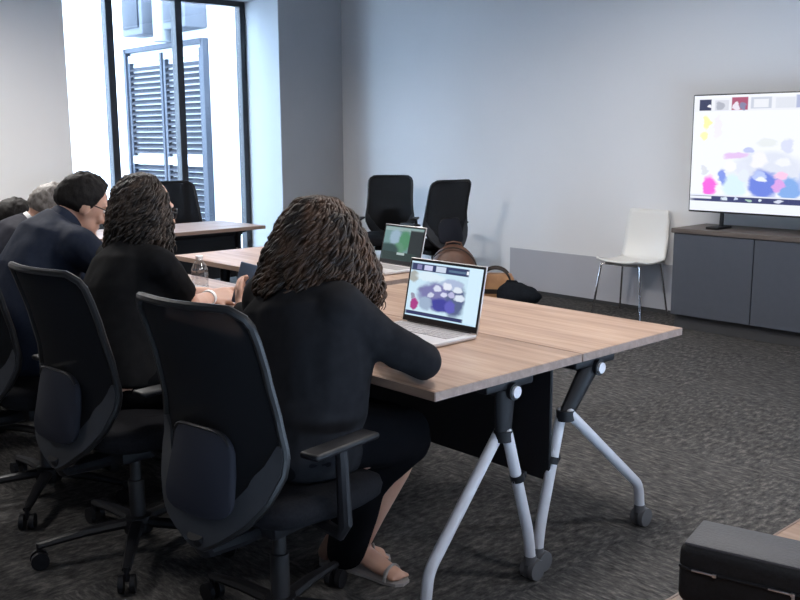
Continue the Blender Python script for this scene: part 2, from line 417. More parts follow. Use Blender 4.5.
# ------------------------------------------------------------------ task chair (faces +Y, origin on the floor)
def chair_profile(z):
    P = [(.36, -.285), (.45, -.295), (.54, -.275), (.64, -.25), (.75, -.255), (.88, -.285), (1.0, -.325), (1.08, -.355)]
    for (a, ya), (b, yb) in zip(P, P[1:]):
        if z <= b:
            t = (z - a) / (b - a); return ya + (yb - ya) * t
    return P[-1][1]
def chair_half(z):
    P = [(.385, .02), (.42, .085), (.47, .155), (.53, .205), (.60, .232), (.66, .234), (.74, .222), (.85, .216), (.95, .216), (1.0, .212), (1.025, .198), (1.038, .17)]
    if z <= P[0][0]: return P[0][1]
    for (a, wa), (b, wb) in zip(P, P[1:]):
        if z <= b: return wa + (wb - wa) * (z - a) / (b - a)
    return P[-1][1]
def back_pt(u, z, off=0):
    w = chair_half(z); x = u * w
    return Vector((x, chair_profile(z) + 1.1 * x * x + off, z))
def make_chair(label, loc, rz):
    t = thing('task_chair', label, 'office chair', loc, rz)
    # backrest frame: rim + V shaped lower shell
    zs = [.385 + (1.038 - .385) * i / 30 for i in range(31)]
    loop = [back_pt(1, z) for z in zs] + [back_pt(u, 1.04) for u in (.75, .35, 0, -.35, -.75)] + [back_pt(-1, z) for z in zs[::-1]]
    g = G(); g.tube(loop, .0115, 8, closed=True); fr = obj('backrest_frame', g, M['rim'], t)
    g = G()
    zs2 = [.385 + (.68 - .385) * i / 16 for i in range(17)]
    path = [(-1, z) for z in zs2[::-1]] + [(1, z) for z in zs2]
    rings = []
    for s, z in path:
        o = back_pt(s, z); k = max(0, min(1, (.68 - z) / .12)); wd = .012 + .055 * k ** .7
        if z < .47: wd += .03 * (.47 - z) / .085
        c = back_pt(0, min(.70, z + .14)); d = (c - o); d.normalize(); i_ = o + d * wd
        rings.append([o + Vector((0, -.014, 0)), i_ + Vector((0, -.012, 0)), i_ + Vector((0, .004, 0)), o + Vector((0, .008, 0))])
    g.loft(rings); obj('lower_shell', g, M['grey_plastic'], t)
    g = G(); rows = 26; cols = 10; vs = []; fs = []
    for j in range(rows + 1):
        z = .395 + (1.036 - .395) * j / rows
        for i in range(cols + 1): vs.append(back_pt(-1 + 2 * i / cols, z, .002))
    for j in range(rows):
        for i in range(cols):
            a = j * (cols + 1) + i; fs.append([a, a + 1, a + cols + 2, a + cols + 1])
    g.add(vs, fs); mb = obj('back_mesh', g, M['mesh'], t, True)
    # lumbar pad behind the mesh
    g = G(); N = 28
    def pad(k, s, off):
        a = 2 * PI * k / N; c, q = math.cos(a), math.sin(a)
        x = .125 * s * math.copysign(abs(c) ** .45, c); z = .595 + .115 * s * math.copysign(abs(q) ** .45, q)
        x *= (1 - .25 * (z - .595) / .115 * .5)
        return Vector((x, chair_profile(z) + .9 * x * x + off, z))
    g.loft([[pad(k, .95, -.008) for k in range(N)], [pad(k, 1, -.014) for k in range(N)], [pad(k, 1, -.024) for k in range(N)], [pad(k, .93, -.030) for k in range(N)]])
    lp = obj('lumbar_pad', g, M['pad'], t, 50)
    g = G(); g.tube([pad(k, 1.0, -.026) for k in range(2, 13)], .0045, 6); obj('pad_rim', g, M['rim'], lp)
    # spine, mechanism
    g = G(); g.tube([(0, -.30, .42), (0, -.27, .37), (0, -.15, .365), (0, .05, .385)], [.022, .03, .035, .04], 10, flat=(1.3, .8)); g.box((0, .02, .385), (.20, .26, .06), .015)
    obj('tilt_mechanism', g, M['black'], t)
    g = G(); N = 32
    def se(k, s, z):
        a = 2 * PI * k / N; c, q = math.cos(a), math.sin(a)
        return Vector((.245 * s * math.copysign(abs(c) ** .5, c), .02 + .24 * s * math.copysign(abs(q) ** .5, q), z + (.012 * (q < 0) - .02 * max(0, q) ** 3)))
    g.loft([[se(k, s, z) for k in range(N)] for s, z in ((.90, .42), (.98, .435), (1, .46), (.97, .485), (.85, .498), (.4, .500))])
    obj('seat', g, M['seat'], t, 60)
    for s in (-1, 1):
        g = G(); g.tube([(s * .16, -.02, .41), (s * .27, -.03, .40), (s * .285, -.03, .43), (s * .275, -.03, .635)], [.018, .018, .02, .017], 10, flat=(1, 1))
        a = obj('armrest', g, M['black'], t)
        g = G(); g.box((s * .265, -.02, .645), (.065, .25, .018), .008, 3); obj('arm_pad', g, M['black'], a)
    g = G(); g.lathe([(.028, .11), (.028, .26), (.020, .26), (.020, .40)], n=16); g.v.reverse; obj('gas_column', g, M['blackm'], t)
    g = G(); g.lathe([(.02, .06), (.05, .07), (.055, .10), (.045, .125), (.02, .13)], n=20)
    for k in range(5):
        a = R(90 + 72 * k + 14); d = Vector((math.cos(a), math.sin(a), 0))
        g.tube([d * .03 + Vector((0, 0, .105)), d * .18 + Vector((0, 0, .098)), d * .335 + Vector((0, 0, .078))], [.026, .022, .015], 8, flat=(1, .75))
    obj('star_base', g, M['black'], t)
    for k in range(5):
        a = R(90 + 72 * k + 14); d = Vector((math.cos(a), math.sin(a), 0)); p = Vector((-d.y, d.x, 0)); c = d * .335
        g = G()
        for s in (-1, 1): g.tube([c + p * (s * .010) + Vector((0, 0, .030)), c + p * (s * .027) + Vector((0, 0, .030))], .030, 16)
        g.tube([c + Vector((0, 0, .04)), c + Vector((0, 0, .088))], .009, 8)
        obj('caster', g, M['black'], t)
    return t
near = 'task chairs along the people row'
wallg = 'spare task chairs'
ch0 = make_chair('black mesh task chair nearest the camera, under the curly haired person in the black jacket', (-.315, -.32, 0), R(9)); ch0['group'] = near
dup(ch0, (-1.15, -.34, 0), R(6), 'black mesh task chair under the person in the short sleeved black top', near)
dup(ch0, (-1.86, -.37, 0), R(4), 'black mesh task chair under the person in the navy suit', near)
dup(ch0, (-2.66, -.30, 0), R(0), 'black mesh task chair under the grey haired person', near)
dup(ch0, (-3.34, -.28, 0), R(0), 'black mesh task chair under the dark haired person farthest down the row', near)
dup(ch0, (-4.965, 4.26, 0), R(-140), 'empty black mesh task chair facing out from the screen wall, beside the shaded pillar', wallg)
dup(ch0, (-4.35, 4.28, 0), R(80), 'empty black mesh task chair by the screen wall, turned sideways behind the brown bag', wallg)
dup(ch0, (-5.45, 2.40, 0), R(-90), 'empty black mesh task chair against the window light, with its armrest over the far table', wallg)
dup(ch0, (-5.45, 1.55, 0), R(-90), 'empty black mesh task chair at the far table, just above the navy suit', wallg)

# ------------------------------------------------------------------ folding training tables
def bent(pts, r, n=12):
    """tube with rounded bends"""
    P = [Vector(p) for p in pts]; out = [P[0]]
    for a, b, c in zip(P, P[1:], P[2:]):
        d = min(.06, (b - a).length * .4, (c - b).length * .4)
        p0 = b + (a - b).normalized() * d; p1 = b + (c - b).normalized() * d
        for k in range(5):
            t = k / 4; out.append(p0 * (1 - t) ** 2 + b * 2 * t * (1 - t) + p1 * t * t)
    return out + [P[-1]]
def make_table(label, loc, rz, Lx, D, legs, modesty, group='wooden folding tables', inset=.05):
    """local: x from -Lx to 0, y from 0 to D; legs = (apex_y, front_y, rear_y, lean)"""
    t = thing('folding_table', label, 'table', loc, rz, group)
    g = G(); g.box((-Lx / 2, D / 2, .7265), (Lx - .004, D - .004, .027), .002, 1)
    top = obj('tabletop', g, M['oak'], t, False)
    g = G(); e = .0012
    for c, s in (((-Lx / 2, .0, .7262), (Lx, .004, .026)), ((-Lx / 2, D, .7262), (Lx, .004, .026)), ((0, D / 2, .7262), (.004, D, .026)), ((-Lx, D / 2, .7262), (.004, D, .026))):
        g.box(c, s)
    obj('edge_band', g, M['edge'], top, False)
    ay, fy, ry, ly = legs
    g = G(); g.tube([(-Lx + .06, ay + .02, .668), (-.06, ay + .02, .668)], .028, 16); b = obj('cross_beam', g, M['black'], t)
    for x in (-Lx + .045, -.045):
        s = 1 if x > -.5 else -1
        g = G(); g.tube([(x - s * .03, ay + .02, .668), (x + s * .028, ay + .02, .668)], .027, 20); obj('beam_collar', g, M['black'], b)
        g = G(); g.tube([(x + s * .028, ay + .02, .668), (x + s * .036, ay + .02, .668)], .0185, 20); obj('end_cap', g, M['white_metal'], b)
        xx = x - s * .012
        g = G(); g.box((xx, ay + .015, .692), (.05, .22, .036), .008); g.tube([(xx, ay + .015, .67), (xx, ly, .52)], [.04, .030], 12, flat=(.7, 1)); g.tube([(xx, ly, .54), (xx, ly, .505)], .031, 12)
        obj('hinge_bracket', g, M['black'], t)
        for q, (fyy, far) in enumerate(((fy, -1), (ry, 1))):
            sx = .012 * (1 if q else -1) * s
            y0 = ly + .005 * far
            p = bent([(xx + sx, y0, .53), (xx + sx, fyy - far * .012, .165), (xx + sx, fyy, .075)], .0185)
            g = G(); g.tube(p, .0185, 14, 'round'); lg = obj('leg', g, M['white_metal'], t)
            g = G(); g.tube([(xx + sx, fyy, .085), (xx + sx, fyy, .055)], .021, 12)
            for k in (-1, 1): g.tube([(xx + sx + k * .008, fyy + .012, .036), (xx + sx + k * .026, fyy + .012, .036)], [.036, .034], 20)
            obj('caster', g, M['caster'], lg)
            if abs(fyy - ly) < .2:
                g = G(); c0 = Vector((xx + sx, y0 + (fyy - y0) * .42, .375)); dr = (Vector((xx + sx, fyy, .165)) - Vector((xx + sx, y0, .53))).normalized()
                g.tube([c0 - dr * .012, c0 + dr * .012], .0235, 12); g.box(c0 + Vector((0, .024, 0)), (.016, .03, .02), .003); obj('leg_clip', g, M['black'], lg)
    if modesty is not None:
        g = G(); g.box((-Lx / 2, modesty, .505), (Lx - .12, .012, .40), .004, 1); obj('modesty_panel', g, M['black'], t, False)
    return t
make_table('wooden folding table under the open silver laptop and a black jacket elbow', (0, 0, 0), 0, 1.5, .672, (.345, .03, .485, .355), .60)
make_table('wooden folding table under the small clear water bottle, its edge behind the seated people', (-1.52, 0, 0), 0, 1.5, .672, (.345, .03, .485, .355), .60)
make_table('wooden folding table pushed behind the laptop table, its free corner pointing at the cabinet', (0, .678, 0), 0, 1.5, .602, (.105, -.125, .44, -.01), None)
make_table('wooden folding table beyond the water bottle, carrying the laptop with a green screen', (-1.60, 1.015, 0), 0, 1.655, .66, (.31, .02, .60, .31), .40)
make_table('wooden folding table farthest away, standing in front of the window', (-4.42, 1.0, 0), R(90), 1.5, .65, (.31, .02, .60, .31), .33).location = (-4.42, 2.48, 0)
make_table('wooden folding table corner holding the black zipped case', (2.59, -1.25, 0), 0, 1.5, 1.24, (.62, .30, .94, .62), None)

# ------------------------------------------------------------------ cabinet, screen, white chair
X0, YC, TOP, NX = -1.95, 4.40, .755, 4
t = thing('media_cabinet', 'dark slate low cabinet with brown top under the big lit screen', 'cabinet', (X0, YC, 0))
g = G(); g.box((1.26, .25, .415), (2.52, .46, .61), .003, 1); obj('body', g, M['cab'], t, False)
g = G(); g.box((1.26, .24, .738), (2.54, .50, .034), .003, 1); obj('cabinet_top', g, M['walnut'], t, False)
g = G(); g.box((1.26, .27, .055), (2.50, .42, .11), .002, 1); obj('plinth', g, M['kick'], t, False)
for k in range(NX):
    g = G(); g.box((.005 + .63 * (k + .5), .009, .415), (.622, .02, .604), .002, 1); obj('door', g, M['cab'], t, False)

TX, TY, TZ, TW, TH = -1.955, 4.60, .865, 1.50, .855
def tvp(px, py): return (px - 690) / 205, 1 - (py - 96) / 117
def E(px, py, rx, ry, c): u, v = tvp(px, py); return ('e', u, v, rx / 205, ry / 117, c)
def Q(px0, py0, px1, py1, c):
    u0, v0 = tvp(px0, py1); u1, v1 = tvp(px1, py0); return ('r', (u0 + u1) / 2, (v0 + v1) / 2, (u1 - u0) / 2, (v1 - v0) / 2, c)
WH = (.92, .95, 1)
tv = [Q(690, 99, 900, 112, (.86, .88, .95)), Q(696, 100, 709, 111, (.045, .055, .12)), Q(731, 98.5, 748, 111, (.42, .10, .18)), E(737, 107, 4, 4, (.85, .8, .9)), E(744, 108, 3, 4, (.25, .25, .4)),
      Q(713, 101, 728, 111, (.70, .72, .80)), E(719, 107, 4, 4, (.45, .47, .55)), Q(751, 99, 772, 110, (.6, .64, .74)), Q(754, 101, 769, 109, (.85, .87, .93)), Q(776, 100, 795, 110, (.75, .78, .86)), Q(796, 98, 830, 110, (.45, .5, .7)),
      E(706, 106, 1.6, 1.8, (.9, .9, 1)), Q(690, 112, 900, 114, WH), E(705, 123, 5, 8, (1, .93, .45)), E(703, 137, 5, 5, (1, .95, .5)), E(717, 128, 5, 12, (.90, .88, .96)),
      E(772, 168, 38, 17, (.76, .80, .92)), E(735, 172, 14, 8, (.84, .87, .95)), E(738, 156, 13, 4, (.80, .58, .90)), E(752, 151, 5, 4, (.55, .6, .9)), E(770, 144, 12, 4, (.82, .86, .88)), E(790, 146, 6, 8, (.72, .76, .95)), E(763, 160, 10, 9, (.93, .93, .96)), E(787, 162, 9, 5, (.90, .92, .98)),
      E(733, 167, 7, 6, (.95, .96, 1)), E(745, 168, 8, 6, (.78, .82, .95)), E(725, 178, 5, 9, (.25, .34, .85)), E(768, 184, 17, 15, (.17, .25, .78)), E(764, 176, 8, 5, (.5, .6, .95)), E(795, 188, 11, 13, (.25, .44, .85)), E(815, 180, 14, 18, (.45, .55, .92)), E(786, 175, 7, 5, (.98, .62, .85)),
      E(783, 185, 6, 6, (.75, .40, .85)), E(766, 180, 5, 3, (.88, .93, 1)), E(737, 187, 14, 13, (.72, .90, .95)), E(748, 176, 5, 7, (.80, .86, .95)), E(711, 187, 8, 11, (.98, .16, .78)), E(705, 172, 4, 4, (.75, .78, .85)), E(850, 170, 18, 22, (.5, .55, .8)), E(870, 185, 14, 14, (.85, .55, .7)),
      Q(690, 196, 900, 198, (.80, .84, .95)), Q(690, 197.5, 900, 203, (.05, .06, .17)), Q(690, 198, 714, 200.5, (.85, .88, .95)), E(728, 200, 2, 2, (.7, .8, .9)), E(741, 200, 2, 2, (.6, .7, .9)), E(754, 200, 2, 2, (.4, .6, .5)), E(767, 200, 2, 2, (.7, .8, .9)), E(784, 200, 4, 2, (.7, .75, .9)), Q(690, 203.5, 900, 213, (.88, .92, 1))]
M['tvimg'] = screen_mat('video_call_picture', WH, tv, 1.04)
t = thing('television', 'big flat screen showing a bright video call on the slate cabinet', 'television', (TX, TY, TOP))
g = G(); g.box((TW / 2, .025, TZ - TOP + TH / 2), (TW, .035, TH), .006, 2); g.box((TW / 2, .06, TZ - TOP + TH * .4), (TW * .7, .05, TH * .5), .02, 2); obj('tv_body', g, M['bezel'], t, False)
link('screen', screen_quad(TW - .02, TH - .022, (.01, .0066, TZ - TOP + .013), (1, 0, 0), (0, 0, 1)), M['tvimg'], t)
for x in (.27, TW - .27):
    g = G(); g.tube([(x, .02, .12), (x, .015, .012)], [.014, .016], 10); g.box((x, -.02, .009), (.10, .20, .016), .005); obj('stand_foot', g, M['black'], t)

t = thing('white_chair', 'white plastic shell chair on thin metal legs beside the slate cabinet', 'chair', (-2.455, 4.635, 0), R(180))
g = G(); prof = []
for k in range(25):
    s = k / 24
    if s < .5:
        q = s / .5; y = .215 - .40 * q; z = .445 - .028 * math.sin(q * PI * .9) + (.006 if q < .05 else 0)
    else:
        q = (s - .5) / .5; y = -.185 - .025 * math.sin(min(1, q * 2.2) * PI / 2) - .045 * q; z = .438 + .40 * q
    prof.append((y, z))
rows = []
for k, (y, z) in enumerate(prof):
    s = k / 24
    w = .205 if s < .5 else .205 - .012 * (s - .5) * 2
    if s < .04: w *= .9
    if s > .95: w *= .93
    row = []
    for i in range(13):
        u = -1 + i / 6
        lift = .022 * abs(u) ** 3 * (1 if s < .5 else 0)
        fwd = .03 * u * u * (0 if s < .5 else 1)
        row.append(Vector((u * w, y + fwd, z + lift)))
    rows.append(row)
vs = [p for r_ in rows for p in r_]; n = 13; fs = [[j * n + i, j * n + i + 1, (j + 1) * n + i + 1, (j + 1) * n + i] for j in range(24) for i in range(12)]
g.add(vs, fs); o = obj('seat_shell', g, M['shell'], t, True); md = o.modifiers.new('thick', 'SOLIDIFY'); md.thickness = .012; md.offset = 0
for sx in (-1, 1):
    for sy in (-1, 1):
        g = G(); g.tube([(sx * .12, sy * .12, .425), (sx * .18, sy * .15, .415), (sx * .225, sy * .195, .0)], .0085, 10); obj('leg', g, M['chrome'], t)
g = G()
for sy in (-1, 1): g.tube([(-.15, sy * .14, .418), (.15, sy * .14, .418)], .008, 8)
obj('under_frame', g, M['chrome'], t)

# ------------------------------------------------------------------ laptops
def make_laptop(label, loc, rz, W, D, Hh, tilt, img, keys=True, body='silver'):
    """origin at hinge centre on the table; keyboard towards -Y"""
    t = thing('laptop', label, 'laptop', loc, rz)
    g = G(); g.box((0, -D / 2, .009), (W, D, .015), .005, 2); b = obj('base', g, M[body], t)
    g = G(); nx, ny = 14, 5
    for j in range(ny):
        for i in range(nx):
            kx = -W * .44 + (i + .5) * W * .88 / nx; ky = -.035 - j * .0195
            if j == 4 and 3 < i < 9: continue
            g.box((kx, ky - .008, .0172), (W * .88 / nx - .003, .0165, .002), 0)
    g.box((0, -.035 - 4 * .0195 - .008, .0172), (W * .3, .0165, .002)); obj('keyboard', g, M['keys'], b, False)
    g = G(); g.box((0, -D + .045, .0166), (.115, .07, .0012)); obj('trackpad', g, M['keys'], b, False)
    ux = Vector((1, 0, 0)); up = Vector((0, math.cos(R(tilt)), math.sin(R(tilt)))); nrm = ux.cross(up)
    c = Vector((0, .002, .016))
    Mr = Matrix((ux, up, nrm)).transposed()
    g = G(); g.box(c + up * Hh / 2, (W, Hh, .006), .0028, 2, rot=Mr); lid = obj('lid', g, M['silver'], t)
    fr = nrm if nrm.y < 0 else -nrm
    g = G(); g.box(c + up * (Hh / 2) + fr * .0034, (W - .006, Hh - .006, .001), 0, rot=Mr); obj('bezel', g, M['bezel'], lid, False)
    link('screen', screen_quad(W - .022, Hh - .036, c + fr * .0046 - ux * (W / 2 - .011) + up * .024, ux, up), img, lid)
    g = G(); g.tube([(-W * .42, .002, .014), (W * .42, .002, .014)], .006, 8); obj('hinge', g, M['bezel'], t)
    return t
def lap(px, py): # photo point -> uv of the near laptop screen (top-left 408,264 .. right 484,273 .. bottom 410,318)
    return None
l1 = [('r', .41, .90, .41, .065, (.035, .05, .13)), ('r', .12, .90, .035, .045, (.22, .22, .42)), ('r', .25, .90, .06, .045, (.60, .62, .85)), ('r', .43, .90, .07, .05, (.62, .70, .85)), ('r', .66, .895, .12, .02, (.10, .17, .28)), ('r', .80, .90, .015, .03, (.85, .9, 1)),
      ('r', .41, .45, .41, .37, (.60, .80, .93)), ('e', .06, .72, .07, .12, (.40, .42, .40)), ('e', .30, .74, .22, .09, (.72, .86, .95)), ('e', .33, .50, .20, .07, (.18, .20, .33)), ('e', .45, .42, .32, .26, (.20, .20, .42)), ('e', .68, .40, .14, .34, (.10, .13, .26)),
      ('e', .62, .66, .16, .10, (.42, .50, .70)), ('e', .55, .62, .07, .07, (.80, .84, .95)), ('e', .70, .58, .07, .06, (.75, .82, .92)), ('e', .42, .55, .06, .06, (.70, .74, .90)), ('e', .74, .44, .08, .06, (.72, .80, .92)), ('e', .62, .48, .05, .06, (.5, .5, .75)), ('e', .52, .46, .05, .05, (.68, .70, .9)), ('e', .50, .27, .18, .13, (.055, .06, .33)), ('e', .62, .27, .08, .12, (.12, .12, .50)), ('e', .27, .26, .10, .13, (.34, .44, .60)), ('e', .34, .42, .05, .05, (.62, .66, .82)), ('e', .11, .22, .06, .12, (.40, .05, .24)), ('e', .08, .36, .03, .05, (.3, .3, .4)),
      ('r', .41, .055, .41, .035, (.03, .04, .12)), ('r', .91, .5, .09, .52, (.66, .86, 1.0)), ('r', .5, .005, .5, .022, (.55, .78, .95))]
M['lap1'] = screen_mat('laptop_video_call', (.60, .80, .95), l1, 1.0)
l2 = [('r', .5, .93, .5, .05, (.30, .42, .42)), ('e', .30, .68, .16, .25, (.32, .46, .58)), ('e', .55, .60, .16, .32, (.07, .26, .13)), ('e', .42, .35, .15, .2, (.10, .28, .17)), ('e', .15, .3, .3, .2, (.02, .06, .06)), ('r', .84, .45, .17, .48, (.008, .016, .018)), ('r', .45, .12, .45, .12, (.012, .035, .032)), ('r', .50, .20, .10, .035, (.45, .55, .55))]
M['lap2'] = screen_mat('laptop_green_picture', (.16, .30, .30), l2, .9)
make_laptop('open silver laptop showing a video call beside the black jacket elbow', (-.578, .588, .740), R(.9), .38, .236, .24, 78, M['lap1'])
make_laptop('farther open laptop with a green screen on the table behind the curly hair', (-1.895, 1.60, .740), R(-3), .34, .23, .215, 76, M['lap2'])

# ------------------------------------------------------------------ small things on tables
t = thing('water_bottle', 'small clear plastic water bottle beside the folded hands', 'bottle', (-1.985, .44, .740)); t.scale = (1.2, 1.2, 1.0)
g = G(); g.lathe([(.002, .001), (.028, .002), (.032, .01), (.032, .03), (.030, .036), (.032, .042), (.032, .085), (.030, .09), (.032, .096), (.031, .105), (.024, .125), (.013, .142), (.0125, .150)], n=28); obj('bottle_body', g, M['pet'], t, 60)
g = G(); g.lathe([(.014, .147), (.0145, .149), (.0145, .162), (.013, .164)], n=24); obj('bottle_cap', g, M['cap'], t)
g = G(); g.box((0, 0, .0015), (.21, .297, .002), 0); o = obj('paper_sheet', g, M['shirt'], None, False, (-2.14, .36, .740)); o.rotation_euler = (0, 0, R(8)); tag(o, 'white sheet of paper lying beside the small water bottle', 'paper')

# black zipped case in the foreground
t = thing('zipped_case', 'black zipped soft case with lit top on the nearest table corner', 'case', (1.090, -.519, .740), R(14))
LX, LY, LZ = .42, .115, .098
g = G(); g.box((LX / 2, 0, LZ / 2), (LX, LY, LZ - .002), .016, 4); o = obj('case_body', g, M['bag'], t, 40)
g = G(); g.box((LX / 2, 0, LZ - .003), (LX - .014, LY - .014, .008), .004, 2); obj('case_top', g, M['bagtop'], t, 40)
g = G(); g.tube([(.0, 0, LZ * .62), (.004, -LY / 2 + .004, LZ * .62), (.016, -LY / 2 - .001, LZ * .62), (LX - .02, -LY / 2 - .001, LZ * .62)], .0028, 6); z_ = obj('zipper', g, M['black'], t)
for x in (.040, .150):
    g = G(); g.box((x, -LY / 2 - .003, LZ * .62), (.034, .003, .0032), .001); g.box((x + .017, -LY / 2 - .004, LZ * .62), (.006, .004, .006), .001)
    if x > .1: g.box((x + .018, -LY / 2 - .005, LZ * .62 - .016), (.0045, .002, .028), .0008)
    obj('zipper_pull', g, M['zip'], z_)

# bags on the floor by the screen wall
t = thing('brown_bag', 'rounded brown leather bag on the floor behind the open laptop', 'bag', (-3.70, 3.88, 0), R(40))
g = G(); g.ell((0, 0, .27), (.21, .13, .265), nu=28, nv=18, fn=lambda p, d: Vector((p.x * (1.08 if d.z < 0 else 1), p.y, max(p.z, -.268)))); obj('bag_body', g, M['brown_leather'], t, True)
g = G(); g.tube([(-.07, 0, .515), (-.06, 0, .545), (0, 0, .556), (.06, 0, .545), (.07, 0, .515)], .008, 8); obj('carry_loop', g, M['brown_leather'], t)
g = G(); g.tube([(.215 * math.cos(a), -.09, .27 + .245 * math.sin(a)) for a in [R(x) for x in range(-20, 201, 10)]], .006, 6); obj('zip_seam', g, M['strap'], t)
t = thing('handbag', 'tan leather handbag with dark looped handles on the floor by the screen wall', 'handbag', (-3.60, 4.30, 0), R(40))
g = G(); N = 24
def hb(k, s, z):
    a = 2 * PI * k / N; c, q = math.cos(a), math.sin(a)
    return Vector((.17 * s * math.copysign(abs(c) ** .5, c), .075 * s * math.copysign(abs(q) ** .6, q), z))
g.loft([[hb(k, s, z) for k in range(N)] for s, z in ((.9, .002), (1, .03), (1, .12), (.94, .21), (.82, .25), (.5, .255))]); obj('bag_body', g, M['tan_leather'], t, 50)
for y in (-.05, .05):
    g = G(); g.tube([(.125 * math.cos(a) * (1 if a else 1), y * 1.15, .19 + .115 * math.sin(a)) for a in [R(x) for x in range(-15, 196, 12)]], .010, 8); obj('handle', g, M['strap'], t)
g = G(); g.loft([[hb(k, s * 1.02, z) for k in range(N)] for s, z in ((1, .085), (1.01, .10), (1.01, .115), (1, .125))]); obj('band', g, M['strap'], t)
t = thing('black_bag', 'black soft bag slumped beside the tan handbag on the floor', 'bag', (-3.28, 4.24, 0), R(40))
g = G(); g.ell((0, 0, .10), (.19, .13, .11), nu=28, nv=16, fn=lambda p, d: Vector((p.x, p.y, max(p.z, -.098) * (1 - .45 * (p.x / .21)))) + d * (.012 * noise.noise(d * 3))); obj('bag_body', g, M['blackbag'], t, True)
g = G(); g.tube([(-.13, 0, .18), (-.10, .02, .225), (-.03, .03, .22), (.05, .02, .15)], .010, 8); obj('shoulder_strap', g, M['blackbag'], t)

# ------------------------------------------------------------------ people
def spine_rings(pts, w, d, right, n=28, p=.85):
    """torso loft: ellipse rings along a spine"""
    P = [Vector(q) for q in pts]; rings = []
    for i, c in enumerate(P):
        t = (P[min(i + 1, len(P) - 1)] - P[max(i - 1, 0)]).normalized()
        x = Vector(right); x = (x - t * x.dot(t)).normalized(); y = t.cross(x)
        ring = []
        for k in range(n):
            a = 2 * PI * k / n; cs, sn = math.cos(a), math.sin(a)
            ring.append(c + x * w[i] * math.copysign(abs(cs) ** p, cs) + y * d[i] * math.copysign(abs(sn) ** p, sn))
        rings.append(ring)
    return rings
def hand(g, wrist, fdir, palm_n, thumb_side, curl=25, s=1.0, spread=1.0):
    """palm + five fingers; fdir = fingers, palm_n = out of the palm, thumb_side = +-1 along cross"""
    w = Vector(wrist); f = Vector(fdir).normalized(); pn = Vector(palm_n); pn = (pn - f * pn.dot(f)).normalized()
    a = f.cross(pn).normalized() * thumb_side
    g.tube([w - f * .02, w + f * .01], .024 * s, 10, 'round', flat=(1, .85))
    tips = (( .030, .092, .072), (.011, .097, .082), (-.009, .093, .076), (-.028, .085, .060))
    for off, ln, fl in tips:
        k = w + f * (ln * s) + a * (off * s)
        g.tube([w + f * .012 + a * (off * .65 * s), k], [.0135 * s, .0115 * s], 8, 'round')
        d = (f + a * off * 2.0 * spread).normalized(); p = k; pts = [k]; cur = R(curl * .6)
        for seg, frac in enumerate((.45, .31, .24)):
            dd = d * math.cos(cur) + pn * math.sin(cur); p = p + dd * fl * frac * s; pts.append(p); cur += R(curl)
        g.tube(pts, [.0098 * s, .0092 * s, .0085 * s, .0072 * s], 8, 'round')
    b = w + f * .025 * s + a * .022 * s
    pts = [b, b + (f * .6 + a * .75 + pn * .25).normalized() * .040 * s]
    pts.append(pts[-1] + (f * .9 + a * .3 + pn * .3).normalized() * .032 * s); pts.append(pts[-1] + (f * 1 + a * .05 + pn * .35).normalized() * .024 * s)
    g.tube(pts, [.014 * s, .0115 * s, .0105 * s, .008 * s], 8, 'round')
def head_matrix(yaw, pitch, roll=0):
    return (Matrix.Rotation(R(yaw), 3, 'Z') @ Matrix.Rotation(R(pitch), 3, 'X') @ Matrix.Rotation(R(roll), 3, 'Y'))
SK = (.076, .097, .107)
def add_head(g, c, HM, s=1.0, fat=1.0):
    c = Vector(c); T = lambda *p: c + HM @ (Vector(p) * s)
    g.ell(T(0, 0, .015), tuple(q * s for q in SK), HM, 24, 16)
    g.ell(T(0, .036, -.058), (.058 * s * fat, .060 * s, .062 * s), HM); g.ell(T(0, .083, -.094), (.026 * s, .020 * s, .018 * s), HM)
    g.tube([T(0, .094, .018), T(0, .110, -.010), T(0, .116, -.026)], [.008 * s, .011 * s, .015 * s], 8, 'round')
    for k in (-1, 1):
        g.ell(T(k * .012, .104, -.030), (.010 * s, .012 * s, .009 * s), HM, 10, 8)
        g.ell(T(k * .082, -.008, -.010), (.013 * s, .022 * s, .034 * s), HM @ Matrix.Rotation(R(-18 * k), 3, 'Z'), 12, 10)
        g.ell(T(k * .036, .078, -.028), (.026 * s, .020 * s, .022 * s), HM, 12, 8)
        g.tube([T(k * .014, .094, .032), T(k * .034, .090, .036), T(k * .054, .076, .030)], [.008 * s, .009 * s, .007 * s], 8, 'round')
    g.ell(T(0, .094, -.056), (.024 * s, .010 * s, .006 * s), HM, 12, 8); g.ell(T(0, .092, -.067), (.021 * s, .010 * s, .007 * s), HM, 12, 8)
def eyes(root, off, c, HM, s=1.0):
    for k in (-1, 1):
        g = G(); g.ell(Vector(c) + HM @ (Vector((k * .032, .080, .010)) * s) - off, (.013 * s, .012 * s, .0095 * s), HM, 12, 8); e = obj('eye', g, M['eye'], root, True)
        g = G(); g.ell(Vector(c) + HM @ (Vector((k * .032, .0905, .008)) * s) - off, (.0055 * s, .003 * s, .0055 * s), HM, 10, 6); obj('iris', g, M['shoe'], e, True)
def glasses(root, off, c, HM, s=1.0):
    T = lambda *p: Vector(c) + HM @ (Vector(p) * s) - off
    g = G()
    for k in (-1, 1):
        g.tube([T(k * .034 + .026 * math.cos(2 * PI * i / 20), .112 - .008 * abs(math.cos(2 * PI * i / 20)), .008 + .019 * math.sin(2 * PI * i / 20)) for i in range(20)], .0022 * s, 6, closed=True)
        g.tube([T(k * .060, .106, .012), T(k * .082, .06, .012), T(k * .084, -.005, .010), T(k * .084, -.022, -.006)], .0025 * s, 6)
    g.tube([T(-.009, .112, .012), T(0, .115, .015), T(.009, .112, .012)], .002 * s, 6)
    obj('glasses', g, M['bezel'], root)
